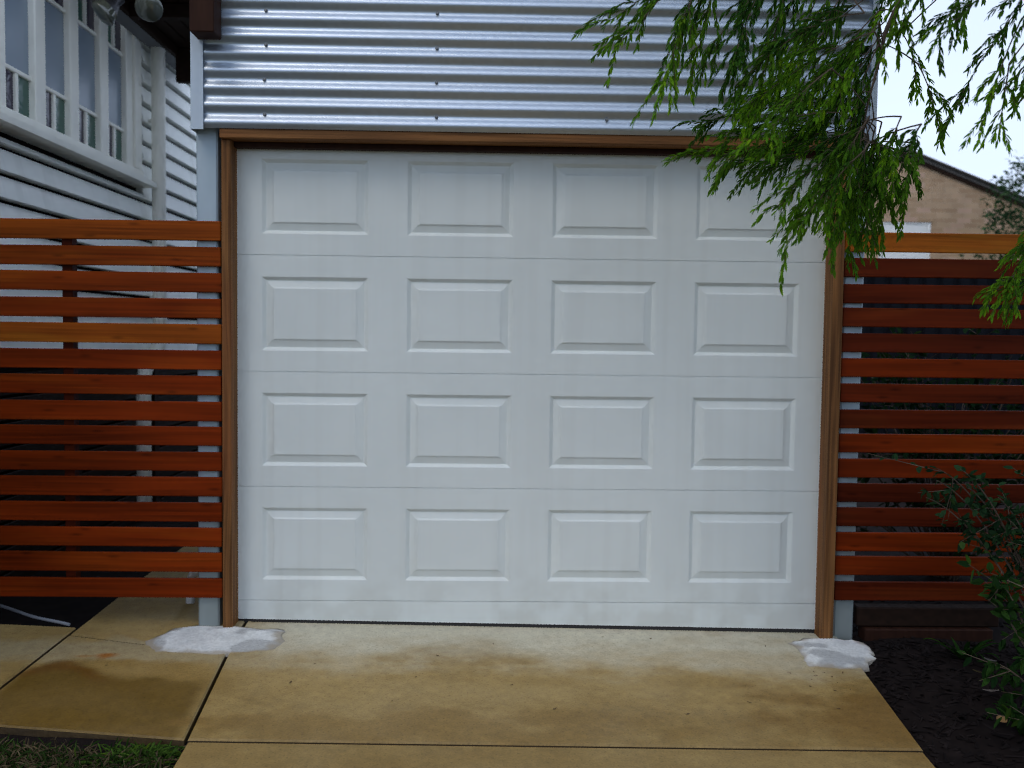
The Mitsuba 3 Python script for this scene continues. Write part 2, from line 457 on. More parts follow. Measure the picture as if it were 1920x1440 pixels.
# ---------------------------------------------------------------- concrete footings around the steel posts
def blob(ring, h, seed, cx=None):
    ring = np.asarray(ring, float)
    loop = smoothcurve(np.vstack([ring, ring[:1]]), 49)[:-1] * 0.5 + np.array([np.interp(np.linspace(0, len(ring), 49)[:-1], range(len(ring) + 1), np.r_[ring[:, k], ring[0, k]]) for k in (0, 1)]).T * 0.5
    loop = loop + 0.035 * (meshkit.fbm(np.c_[loop * 30, loop[:, :1] * 0], 3, seed + 5)[:, None] - .5) * np.sign(loop - loop.mean(0))
    cen = loop.mean(0) if cx is None else np.array(cx)
    V, n = [], len(loop)
    R = [1.01, 1.0, .95, .88, .78, .66, .5, .32, .15]
    for j, r in enumerate(R):
        P = cen + (loop - cen) * r * (1 + 0.20 * (meshkit.fbm(np.c_[loop * 17, np.full(n, j * .25)], 3, seed)[:, None] - .5))
        hh = [-.06, 0.05, .22, .5, .8, 1, 1, 1, 1][j]
        z = G(P[:, 0], P[:, 1]) + (hh * h if j else -.015) + (0 if j < 2 else .016 * (meshkit.fbm(np.c_[P * 26, np.zeros(n)], 4, seed) - .5) * min(1, hh * 1.2))
        V.append(np.c_[P, z])
    V.append([[cen[0], cen[1], V[-1][:, 2].mean()]])
    Fc = []
    for j in range(len(R) - 1):
        for k in range(n):
            a, b = j * n + k, j * n + (k + 1) % n
            Fc += [[a, b, b + n], [a, b + n, a + n]]
    e = len(R) * n
    Fc += [[e - n + k, e - n + (k + 1) % n, e] for k in range(n)]
    m = trimesh.Trimesh(np.vstack(V), np.array(Fc), process=False)
    if m.face_normals[-1][2] < 0:
        m.invert()
    return m


RAD = np.r_[np.repeat([1.01, 1.0, .95, .88, .78, .66, .5, .32, .15], 48), 0.0]
RUV = np.c_[RAD, RAD * 0]
put('concrete_footing', blob([(-.291, -.272), (-.262, -.15), (-.16, -.06), (.02, -.075), (.22, -.10), (.265, -.2), (.245, -.325), (.10, -.375), (.02, -.392), (-.12, -.385), (-.215, -.365)], .010, 3),
    'mortar', 'rough pale concrete patch around the left post foot, beside the fence end', 'concrete footing', smooth=True, uv=RUV)
put('concrete_footing', blob([(2.472, -.14), (2.55, -.075), (2.68, -.06), (2.80, -.10), (2.815, -.22), (2.775, -.31), (2.70, -.40), (2.58, -.41), (2.47, -.385), (2.475, -.27)], .014, 8),
    'mortar', 'white lumpy concrete patch around the right post foot, beside the mulch', 'concrete footing', smooth=True, uv=RUV)

# ---------------------------------------------------------------- garage
W0, W1 = 0.0, 2.645
ply_cache = {}


def uvc(mesh, t, s):
    return np.tile([t, s], (len(mesh.vertices), 1))


PX, PITCH, PW, PZT, PH, SH, ZL = 0.12, 0.64, 0.475, 0.095, 0.3267, 0.5141, 1.619


def section_mesh(z0, z1, ztop):
    outer = sbox(W0, z0, W1, z1)
    for c in range(4):
        x = PX + PITCH * c
        outer = outer.difference(sbox(x, ztop - PH, x + PW, ztop))
    m = trimesh.creation.extrude_polygon(outer, 0.04, engine='earcut')
    v = m.vertices
    m = trimesh.Trimesh(np.c_[v[:, 0], 0.04 - v[:, 2], v[:, 1]], m.faces, process=False)
    return cat_mesh([m, cbox(W0 + .002, W1 - .002, .0055, .030, z0 - .0048, z0 + .010, .001)])


def panel_mesh(x, zt):
    """pressed raised panel: recessed moulding, ramp, small step, flush field"""
    rings = [(0, 0, 0.0), (0.005, 0.002, 0.0008), (0.0195, 0.0145, 0.0125), (0.0225, 0.0170, 0.0130), (0.043, 0.043, 0.0060), (0.047, 0.0455, 0.0052), (0.057, 0.0510, 0.0005), (0.062, 0.054, 0.0)]
    V, Fc = [], []
    for e, d, y in rings:
        V += [[x + e, y, zt - PH + d], [x + PW - e, y, zt - PH + d], [x + PW - e, y, zt - d], [x + e, y, zt - d]]
    for r in range(len(rings) - 1):
        for k in range(4):
            a, b = 4 * r + k, 4 * r + (k + 1) % 4
            Fc += [[a, b, b + 4], [a, b + 4, a + 4]]
    e = 4 * (len(rings) - 1)
    Fc += [[e, e + 1, e + 2], [e, e + 2, e + 3]]
    return trimesh.Trimesh(np.array(V), np.array(Fc), process=False)


for r in range(4):
    ztop = ZL - SH * (r - 1)
    put('garage__door__section', section_mesh(ztop - SH + 0.0012, ztop - 0.0012, ztop - PZT), 'door_paint')
    for c in range(4):
        put('garage__door__raised_panel', panel_mesh(PX + PITCH * c, ztop - PZT), 'door_paint')
zb = ZL - 3 * SH
put('garage__door__bottom_strip', prism([(W0, -0.009), (W1, -0.043), (W1, zb - 0.0015), (W0, zb - 0.0015)], 0.0, 0.04, 'y'), 'door_paint')
put('garage__door__bottom_seal', prism([(W0 + .002, -0.030), (W1 - .002, -0.085), (W1 - .002, -0.0425), (W0 + .002, -0.0085)], 0.006, 0.034, 'y'), 'black_rubber')
labels['garage__door__bottom_strip'] = {'label': 'plain white strip along the foot of the door'}
labels['garage__door__bottom_seal'] = {'label': 'black rubber seal under the door'}

m = cbox(-0.024, 0.016, -0.100, 0.03, -0.045, 2.0990, .003)
put('garage__door_frame__jamb', m, 'frame_wood_vertical', uv=uvc(m, 0, .13))
m = cbox(2.627, 2.674, -0.100, 0.03, -0.085, 2.0990, .003)
put('garage__door_frame__jamb', m, 'frame_wood_vertical', uv=uvc(m, 0, .57))
m = cbox(-0.024, 2.674, -0.126, 0.03, 2.1000, 2.1405, .003)
k_ = cbox(0.017, 2.626, -0.050, -0.006, 2.077, 2.0990, .002)
put('garage__door_frame__added_shade_strip', k_, 'brown_timber')  # dark strip added to deepen the shade under the head
m = cbox(-0.024, 2.674, -0.126, 0.03, 2.1000, 2.1405, .003)
put('garage__door_frame__head', m, 'frame_wood_horizontal', uv=uvc(m, 0, .31))

CP = 0.0722
ZT = 2.96


def corrugated(z0, z1, amp=0.0086, per=14):
    z = np.arange(z0, z1, CP / per)
    y = amp * np.cos(2 * math.pi * (z - 2.2) / CP)
    return np.vstack([np.c_[y, z], np.c_[y + 0.0022, z][::-1]])


prof = corrugated(2.139, ZT)
put('garage__wall_cladding', prism(prof + [-0.136, 0], -0.10, 2.752, 'x'), 'galvanised', smooth=35)
labels['garage__wall_cladding'] = {'label': 'corrugated silver sheeting above the door'}
side = prism(corrugated(-0.05, 2.80, per=8), 0.0, 6.4, 'x')
sv = side.vertices
put('garage__wall_cladding', trimesh.Trimesh(np.c_[sv[:, 1] * 1.0 - 0.045, sv[:, 0] + 0.03, sv[:, 2]][:, [0, 1, 2]], side.faces, process=False), 'galvanised')
put('garage__wall_cladding', trimesh.Trimesh(np.c_[sv[:, 1] + 2.68, sv[:, 0] + 0.06, sv[:, 2]], side.faces[:, ::-1], process=False), 'galvanised')
put('garage__wall_cladding', cbox(-0.04, 2.68, 6.40, 6.45, -0.1, 2.79), 'galvanised')
put('garage__roof', prism([(-0.155, 2.965), (6.7, 2.80), (6.7, 2.85), (-0.155, 3.02)], -0.14, 2.79, 'x'), 'galvanised')
for x0, x1, xs_ in ((-0.136, -0.083, -1), (2.746, 2.775, 1)):
    a = cbox(x0, x1, -0.1515, -0.1485, 2.128, ZT, .001)
    xe = x0 if xs_ < 0 else x1
    b = cbox(xe - .0015, xe + .0015, -0.1485, 0.07, 2.128, ZT, .001)
    put('garage__corner_flashing', cat_mesh([a, b]), 'blue_flashing')
put('garage__steel_post', cbox(-0.140, -0.047, -0.072, 0.018, -0.06, 2.400, .007), 'post_steel')
put('garage__steel_post', cbox(2.700, 2.790, -0.034, 0.055, -0.10, 2.400, .007), 'post_steel')
sc0 = trimesh.creation.cylinder(radius=0.0055, height=0.007, sections=6)
sc0.apply_transform(trimesh.transformations.rotation_matrix(math.pi / 2, [1, 0, 0]))
wash = trimesh.creation.cylinder(radius=0.0078, height=0.003, sections=10)
wash.apply_transform(trimesh.transformations.rotation_matrix(math.pi / 2, [1, 0, 0]))
wash.apply_translation([0, 0.004, 0])
scr = mikit.ply(cat_mesh([sc0, wash]), 'screw_metal')
for x in (0.170, 0.898, 1.624, 2.35):
    for k in range(8):
        z = 2.2 + 2 * CP * k
        if z < ZT - .03:
            scene[key_for('garage__screw')] = {**scr, 'to_world': T().translate([x + rng.normal(0, .003), -0.1335, z + rng.normal(0, .0015)])}
tag('garage', 'narrow garage with a white sectional panel door, brown timber frame and corrugated steel above', 'garage')

# ---------------------------------------------------------------- slatted fences
def slat_fence(root, x0, x1, yf, ztop, tones, posts, seed, label):
    r = np.random.default_rng(seed)
    for k, t in enumerate(tones):
        z1 = ztop - 0.1109 * k + r.normal(0, .0012)
        m = cbox(x0, x1 + r.normal(0, .0012), yf, yf + .02, z1 - 0.0835 + r.normal(0, .0008), z1, .003)
        v = m.vertices.copy()
        v[:, 2] += (v[:, 0] - x1) * r.normal(0, .0012)
        v[:, 1] += r.normal(0, .0012)
        m = trimesh.Trimesh(v, m.faces, process=False)
        put(f'{root}__slat', m, 'slat_wood', uv=uvc(m, t, r.uniform()))
    for px in posts:
        m = cbox(px - .022, px + .022, yf + .0235, yf + .075, (.125 if root == 'slat_fence' else G(px, yf) - .05), ztop - .02, .003)
        put(f'{root}__post', m, 'slat_wood', uv=uvc(m, 0.0, r.uniform()))
    tag(root, label, 'fence')


slat_fence('slat_fence', -1.205, -0.027, -0.101, 1.752, [.72, .63, .60, .57, .76, .47, .44, .47, .43, .52, .43, .46, .50, .44, .42], [-0.692, -1.17], 5,
           'orange-brown horizontal slatted timber fence between the weatherboard wall and the left side of the garage')
slat_fence('slat_fence_001', 2.690, 5.2, -0.060, 1.749, [1.0, .19, .21, .20, .14, .46, .20, .17, .42, .30, .10, .12, .40, .34, .14], [4.0, 5.15], 6,
           'dark red slatted timber fence with a paler orange top board, right of the garage')
labels['slat_fence_001__slat'] = {'label': 'paler orange-tan top board'}
m = cbox(2.835, 3.42, -0.058, 0.03, -0.105, -0.022, .006)
put('timber_sleeper', m, 'brown_timber', 'lower reddish-brown timber sleeper on the mulch under the right slatted fence', 'sleeper', uv=uvc(m, .30, .41))
put('timber_sleeper', cbox(2.81, 3.46, -0.030, 0.04, -0.020, 0.068, .006), 'dark_timber', 'upper dark timber sleeper stacked behind the reddish one, below the right slatted fence', 'sleeper')

# ---------------------------------------------------------------- weatherboard house on the left
HX = -1.25
BP = 0.130
HY0, HY1 = -1.6, 6.5
WY0, WY1, WZ0 = -0.86, 2.225, 2.252


def board(y0, y1, z0, z1, zfull):
    """bevelled weatherboard: a square butt at the foot, thinning to the top, standing off the board below by a dark lap"""
    g = 0.020
    f = lambda z: HX + 0.034 - 0.028 * (z - zfull) / BP
    return prism([(f(z0) - .020, z0 + g), (f(z0) - .003, z0 + g), (f(z0), z0 + g + .003), (f(z1), z1), (HX - .022, z1), (HX - .022, z0 + g)], y0, y1, 'y')


z = 3.06 - BP * 15
brng = np.random.default_rng(21)
while z < 3.33:
    z1 = min(z + BP - .0005, 3.33)
    if z1 <= WZ0 - .02:
        spans = [(HY0, HY1, z1)]
    elif z >= WZ0 - .02:
        spans = [(WY1 + .004, HY1, z1), (HY0, WY0 - .004, z1)]
    else:
        spans = [(WY1 + .004, HY1, z1), (HY0, WY0 - .004, z1), (WY0 - .0035, WY1 + .0035, WZ0 - .052)]  # board stops short; open dark gap stands in for the sill shadow
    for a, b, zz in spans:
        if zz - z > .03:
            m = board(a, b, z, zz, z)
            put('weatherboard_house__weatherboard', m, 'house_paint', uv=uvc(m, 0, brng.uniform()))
    z += BP
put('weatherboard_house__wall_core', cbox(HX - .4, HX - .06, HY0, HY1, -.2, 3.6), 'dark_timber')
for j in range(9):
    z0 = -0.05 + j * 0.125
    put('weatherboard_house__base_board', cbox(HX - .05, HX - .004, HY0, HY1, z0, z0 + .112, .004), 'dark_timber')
for y in np.arange(-1.3, 6.3, 1.25):
    put('weatherboard_house__stump', cbox(HX - .003, HX + .012, y, y + .09, -.15, 1.08), 'dark_timber')
# window: posts, rails, sill, leaded panes
WIN = 'weatherboard_house__window__'
posts = [(-0.86, -0.70), (-0.41, -0.30), (-0.02, 0.09), (0.385, 0.497), (0.789, 0.902), (1.188, 1.297), (1.588, 1.707), (1.985, 2.085)]
for a, b in posts:
    put(WIN + 'mullion', cbox(HX - .045, HX + .016, a, b, 2.352, 3.34, .006), 'trim_paint')
put(WIN + 'frame', cat_mesh([cbox(HX - .03, HX + .034, 2.0855, 2.150, 2.352, 3.34, .006), cbox(HX - .03, HX + .024, 2.1505, 2.222, 2.30, 3.34, .006)]), 'trim_paint')
put(WIN + 'sill', cat_mesh([cbox(HX - .045, HX + .035, WY0, WY1 - .001, 2.296, 2.3515, .006), hull([(HX - .03, y, z) for y in (WY0 - .03, WY1 + .035) for z in (2.245, 2.295)] + [(HX + .105, y, z) for y in (WY0 - .03, WY1 + .035) for z in (2.250, 2.284)])]), 'trim_paint')
tl, tu = 2.572, 3.053
for (a0, a), (b, b1) in zip(posts[:-1], posts[1:]):
    for zz in (tl, tu):
        put(WIN + 'glazing_bar', cbox(HX - .032, HX - .006, a + .0005, b - .0005, zz - .011, zz + .011, .003), 'trim_paint')
    mid = (a + b) / 2
    for z0, z1 in ((2.352, tl - .0115), (tu + .0115, 3.34)):
        put(WIN + 'glazing_bar', cbox(HX - .032, HX - .006, mid - .014, mid + .014, z0, z1, .003), 'trim_paint')
    put(WIN + 'large_pane', cbox(HX - .026, HX - .020, a + .001, b - .001, tl + .0115, tu - .0115, .001), 'obscure_glass')
    for z0, z1, cols in ((2.3525, tl - .0115, ('purple_glass', 'green_glass')), (tu + .0115, 3.34, ('green_glass', 'purple_glass'))):
        for (ya, yb), cc in zip(((a + .001, mid - .0145), (mid + .0145, b - .001)), cols):
            kk = put(WIN + 'small_pane', cbox(HX - .026, HX - .020, ya, yb, z0, z1, .001), cc)
            labels[kk] = {'label': 'dark purple small pane' if cc[0] == 'p' else 'green small pane'}
# downpipe with an offset
pp = smoothcurve([(-1.155, 2.33, 3.22), (-1.155, 2.33, 1.6), (-1.155, 2.33, 1.28)], 8)
pp = np.vstack([pp, [(-1.155, 2.30, 1.18), (-1.155, 2.05, 1.02), (-1.155, 2.02, .92), (-1.155, 2.02, .4), (-1.155, 2.02, -.06)]])
put('weatherboard_house__downpipe', tube(pp, 0.047, 18), 'trim_paint', smooth=50)
for z in (1.5, 2.7):
    put('weatherboard_house__pipe_bracket', cat_mesh([tube([(-1.155, 2.33, z), (-1.155, 2.33, z + .025)], .0495, 18), cbox(HX + .03, -1.20, 2.318, 2.342, z, z + .025)]), 'trim_paint', smooth=50)
tag('weatherboard_house', 'pale grey weatherboard house side with a white leadlight window and a downpipe', 'house')

# ---------------------------------------------------------------- dark roof over the side passage
put('passage_roof__lining_strip', cbox(HX + .036, -1.106, 1.0, 2.97, 3.200, 3.212, .002), 'grey_lining')
labels['passage_roof__lining_strip'] = {'label': 'lighter grey lining strip along the house wall'}
put('passage_roof__fascia', cbox(-1.1055, -1.070, 1.0, 2.97, 3.195, 3.42, .003), 'dark_timber')
for j in range(5):
    x0 = -1.068 + j * 0.101
    put('passage_roof__ceiling_board', cbox(x0, x0 + .097, 0.78, 2.97, 3.255 + .002 * (j % 3), 3.285, .004), 'dark_timber')
put('passage_roof__cover', cbox(-1.2, -0.50, 0.74, 3.0, 3.30, 3.335), 'galvanised')
put('passage_roof__cross_beam', cbox(-1.085, -0.142, 2.47, 2.53, 3.020, 3.252, .004), 'dark_timber')
for y in (0.80, 1.6):
    put('passage_roof__cross_beam', cbox(-1.069, -0.57, y, y + .06, 3.17, 3.253, .004), 'dark_timber')
put('garage__hanging_post', cbox(-0.104, -0.004, -0.262, -0.155, 2.497, 3.05, .004), 'brown_timber')
labels['garage__hanging_post'] = {'label': 'dark brown timber post hanging before the corrugated wall'}
tag('passage_roof', 'dark stained timber roof over the passage between weatherboard house and garage', 'roof')

# twin floodlight
def par_lamp(pos, axis):
    """reflector lamp: neck, flaring body, domed lens; its axis points where it shines"""
    prof = [(0.0, -.125), (.020, -.125), (.022, -.09), (.030, -.072), (.052, -.04), (.066, -.01), (.071, .004), (.0705, .010), (.060, .022), (.040, .031), (.020, .0355), (0.0, .037)]
    lens = trimesh.creation.revolve(np.array(prof[4:]), sections=28)
    body = trimesh.creation.revolve(np.array([(0, -.04)] + prof[:5][::-1][0:1] + prof[:4][::-1])[::-1], sections=24)
    M = trimesh.geometry.align_vectors([0, 0, 1], np.array(axis) / np.linalg.norm(axis))
    M = M.copy()
    M[:3, 3] = pos
    for q in (lens, body):
        q.apply_transform(M)
    return lens, body


for pos, ax in (((-0.690, 0.90, 2.985), (0.12, -.80, -.55)), ((-0.935, 0.92, 2.960), (-.66, -.30, -.70))):
    l_, b_ = par_lamp(pos, ax)
    put('floodlight__bulb', l_, 'bulb_glass', smooth=40)
    put('floodlight__lamp_holder', b_, 'lamp_metal', smooth=40)
    a_ = np.array(ax) / np.linalg.norm(ax)
    s = np.array(pos) - .12 * a_
    put('floodlight__arm', tube(smoothcurve([s + a_ * .005, s - .03 * a_ + [0, 0, .03], (-0.81, .97, 3.20)], 8), .011, 8), 'lamp_metal', smooth=50)
put('floodlight__base', trimesh.creation.cylinder(radius=.055, height=.05, sections=24, transform=T().translate([-0.81, .97, 3.228]).matrix if False else trimesh.transformations.translation_matrix([-0.81, .97, 3.229])), 'lamp_metal', smooth=40)
tag('floodlight', 'twin round floodlight lamps under the dark passage roof beside the window', 'floodlight')

# ---------------------------------------------------------------- things under the left fence
put('garden_hose', tube(smoothcurve([(-1.6, .16, G(-1.6, .16) + .02), (-1.25, .13, G(-1.25, .13) + .012), (-1.098, .105, .012), (-.918, -.010, .006), (-.80, -.075, .004), (-.690, -.098, -.010)], 30), .007, 10),
    'hose_grey', 'thin grey hose lying on the black soil under the left fence', 'hose', smooth=60)
put('plastic_pipe', tube([(-0.275, .24, G(-.275, .24) - .02), (-0.275, .24, .10), (-0.262, .245, .135), (-0.20, .25, .15)], .021, 12), 'white_paint',
    'short pale pipe rising from the slab behind the left fence end', 'pipe', smooth=60)

# ---------------------------------------------------------------- background on the right
def gable(x0, x1, ze, xp, zp, hole=None):
    p = Polygon([(x0, -.4), (x1, -.4), (x1, ze), (xp, zp), (x0, ze)])
    return p.difference(hole) if hole is not None else p


slope = 0.385
ze = 4.48 - slope * 3.3
hole = sbox(7.87, 1.6, 8.78, 3.355)
m = trimesh.creation.extrude_polygon(gable(5.03, 11.63, ze, 8.33, 4.48, hole), .25, engine='earcut')
v = m.vertices
put('brick_house__wall', trimesh.Trimesh(np.c_[v[:, 0], 12.25 - v[:, 2], v[:, 1]], m.faces, process=False), 'brickwork')
put('brick_house__wall', cat_mesh([cbox(5.03, 5.28, 12.2505, 20, -.4, ze, .002), cbox(11.38, 11.63, 12.2505, 20, -.4, ze, .002)]), 'brickwork')
for s in (-1, 1):
    L = 3.75
    a = [(8.33, 4.50), (8.33 + s * L, 4.50 - slope * L), (8.33 + s * L, 4.57 - slope * L), (8.33, 4.57)]
    put('brick_house__roof', prism(a, 11.95, 20.3, 'y'), 'roof_tile')
    b = [(8.33, 4.435), (8.33 + s * L, 4.435 - slope * L), (8.33 + s * L, 4.495 - slope * L), (8.33, 4.495)]
    put('brick_house__barge_board', prism(b, 11.965, 11.985, 'y'), 'dark_timber')
    for j in range(25):
        y = 11.9 + j * .335
        t = [(8.33 + s * .1, 4.572 - slope * .1), (8.33 + s * L, 4.572 - slope * L), (8.33 + s * L, 4.60 - slope * L), (8.33 + s * .1, 4.60 - slope * .1)]
        if j < 24:
            put('brick_house__roof__tile_rib', prism(t, y, y + .06, 'y'), 'roof_tile')
put('brick_house__roof__ridge_cap', prism([(8.17, 4.52), (8.33, 4.655), (8.49, 4.52)], 11.93, 20.31, 'y'), 'roof_tile')
put('brick_house__lintel', cbox(7.82, 8.83, 11.990, 12.10, 3.358, 3.43, .004), 'brickwork')
put('brick_house__window__frame', cat_mesh([cbox(7.87, 8.78, 12.005, 12.06, 3.325, 3.354), cbox(7.87, 7.92, 12.005, 12.06, 1.6, 3.3245), cbox(8.73, 8.78, 12.005, 12.06, 1.6, 3.3245), cbox(8.30, 8.345, 12.005, 12.06, 1.6, 3.3245)]), 'white_paint')
for a, b in ((7.921, 8.299), (8.346, 8.729)):
    put('brick_house__window__blind', cbox(a, b, 12.02, 12.03, 1.61, 3.324, .001), 'white_paint')
tag('brick_house', 'tan brick house with a dark gable roof showing above the right fence', 'house')

for j in range(5):
    x0 = 2.8 + 2.35 * j
    pts, xx = [], x0
    while xx < x0 + 2.34:
        pts += [(xx, 0), (xx + .10, 0), (xx + .125, .035), (xx + .165, .035)]
        xx += .19
    pts = np.array([p for p in pts if p[0] <= x0 + 2.345])
    ring = np.vstack([pts, pts[::-1] + [0, .004]])
    put('boundary_fence__panel', prism([tuple(p) for p in ring + [0, 6.0]], -.2, 2.03, 'z'), 'dark_sheet')
    put('boundary_fence__rail', cbox(x0, x0 + 2.345, 5.99, 6.05, 2.031, 2.07, .004), 'dark_sheet')
tag('boundary_fence', 'dark grey ribbed steel fence seen through the gaps of the right slatted fence', 'fence')

# ---------------------------------------------------------------- leaves
def leaf_shape(w):
    """half-folded pointed leaf along +x, unit length"""
    return np.array([[0, 0, 0], [.35, w, .03], [.35, -w, .03], [.45, 0, -.02], [.75, w * .7, .03], [.75, -w * .7, .03], [1, 0, 0]]), \
        np.array([[0, 3, 1], [0, 2, 3], [1, 3, 4], [2, 5, 3], [3, 6, 4], [3, 5, 6]])


def leaves(P, D, L, w, col, r, droop=0.0):
    """leaves at points P along directions D with lengths L; col (n,3)"""
    b, f = leaf_shape(w)
    n = len(P)
    D = D / np.linalg.norm(D, axis=1, keepdims=True)
    up = r.normal(0, 1, (n, 3)) * .55 + [0, 0, 1]
    S = np.cross(up, D)
    S /= np.linalg.norm(S, axis=1, keepdims=True) + 1e-9
    U = np.cross(D, S)
    V = P[:, None] + L[:, None, None] * (b[None, :, 0, None] * D[:, None] + b[None, :, 1, None] * S[:, None] + b[None, :, 2, None] * U[:, None])
    V[:, :, 2] -= droop * L[:, None] * b[None, :, 0] ** 2
    Fc = f[None] + (np.arange(n) * len(b))[:, None, None]
    return trimesh.Trimesh(V.reshape(-1, 3), Fc.reshape(-1, 3), process=False), np.repeat(col, len(b), 0)


def green(n, r, a, b, yellow=.1):
    t = r.beta(1.6, 1.9, (n, 1))
    c = np.array(a) * (1 - t) + np.array(b) * t
    y = (r.uniform(size=(n, 1)) < yellow)
    return np.where(y, c * [1.5, 1.25, .8], c)


def weeping_spray(p, q, r, size=1.0, dense=1.0):
    """a drooping twig with long side twigs lying along it, all set with fine short leaves that point forward"""
    p, q = np.array(p), np.array(q)
    L = np.linalg.norm(q - p)
    side = np.cross(q - p, [0, .2, 1])
    side /= np.linalg.norm(side) + 1e-9
    midp = (p + q) / 2 + [0, 0, .07 * L] + side * r.normal(0, .05) * L
    main = smoothcurve([p, midp, q], 14)
    tw = [tube(main[::2], np.linspace(.0024, .0008, len(main[::2])), 4)]
    Ps, Ds, Ts = [], [], []

    def dress(c, step, spread, t0, t1):
        seg = np.linalg.norm(np.diff(c, axis=0), axis=1)
        s = np.r_[0, np.cumsum(seg)]
        d = np.arange(0.004, s[-1], step)
        x = np.stack([np.interp(d, s, c[:, k]) for k in range(3)], 1)
        t = np.stack([np.interp(d + .008, s, c[:, k]) - np.interp(d - .008, s, c[:, k]) for k in range(3)], 1)
        t /= np.linalg.norm(t, axis=1, keepdims=True) + 1e-9
        o = r.normal(0, 1, x.shape)
        o -= t * (o * t).sum(1, keepdims=True)
        o /= np.linalg.norm(o, axis=1, keepdims=True) + 1e-9
        Ps.append(x)
        Ds.append(t + o * spread * r.uniform(.5, 1.3, (len(x), 1)) - np.array([0, 0, .10]))
        Ts.append(np.linspace(t0, t1, len(x)))

    dress(main[4:], .0050 * size, .50, .2, 1)
    ns = int(max(5, L / .019 * dense))
    for k in range(ns):
        u = r.uniform(.10, .97) * 12.9
        i = int(u)
        a = main[i] + (main[i + 1] - main[i]) * (u - i)
        t = main[i + 1] - main[i]
        t /= np.linalg.norm(t)
        o = r.normal(0, 1, 3)
        o -= t * (o @ t)
        o /= np.linalg.norm(o)
        l = r.uniform(.05, .14) * size
        d = t * .85 + o * .42 + np.array([0, 0, -.12])
        e = a + d / np.linalg.norm(d) * l
        c = smoothcurve([a, (a + e) / 2 + [0, 0, .010], e], 7)
        tw.append(tube(c[::3], [.0011, .0009, .0006], 3, cap=False))
        dress(c, .0042 * size, .46, u / 14, min(1, u / 14 + .4))
    P, D = np.vstack(Ps), np.vstack(Ds)
    return cat_mesh(tw), P, D, r.uniform(.013, .030, len(P)) * size, np.concatenate(Ts)


# weeping tree on the right: trunk outside the picture, drooping sprays inside it
tr = np.random.default_rng(77)
TW = 'weeping_tree__'
put(TW + 'trunk', tube(smoothcurve([(3.75, -2.0, -.15), (3.72, -1.95, .5), (3.62, -1.85, 1.6), (3.45, -1.8, 2.6), (3.3, -1.75, 3.5), (3.2, -1.7, 4.2)], 24), np.linspace(.105, .035, 24), 12), 'bark', smooth=60)
limbs = [[(3.42, -1.8, 2.75), (3.0, -1.65, 2.85), (2.58, -1.5, 2.67), (2.32, -1.40, 2.26), (2.28, -1.38, 2.13), (2.25, -1.36, 1.97), (2.26, -1.36, 1.86)],
         [(3.36, -1.78, 3.1), (2.8, -1.65, 3.0), (2.26, -1.55, 2.58), (1.96, -1.50, 2.38), (1.74, -1.48, 2.33)],
         [(3.45, -1.8, 2.6), (3.0, -1.6, 2.75), (2.73, -1.50, 2.6), (2.54, -1.45, 2.37)],
         [(3.62, -1.85, 1.7), (3.3, -1.7, 2.05), (2.91, -1.50, 2.10), (2.72, -1.45, 2.19), (2.67, -1.45, 2.25)],
         [(3.66, -1.87, 1.3), (3.5, -1.5, 1.75), (3.3, -1.3, 1.82), (2.93, -1.25, 1.66), (2.91, -1.20, 1.62)]]
lr = [(.028, .0025), (.024, .0025), (.020, .0025), (.018, .0025), (.016, .0025)]
LP = []
for pts, (ra, rb) in zip(limbs, lr):
    c = smoothcurve(pts, 26)
    LP.append(c)
    put(TW + 'limb', tube(c, rb + (ra - rb) * np.linspace(1, 0, 26) ** 2.2, 8), 'bark', smooth=60)
LPall = np.vstack(LP)
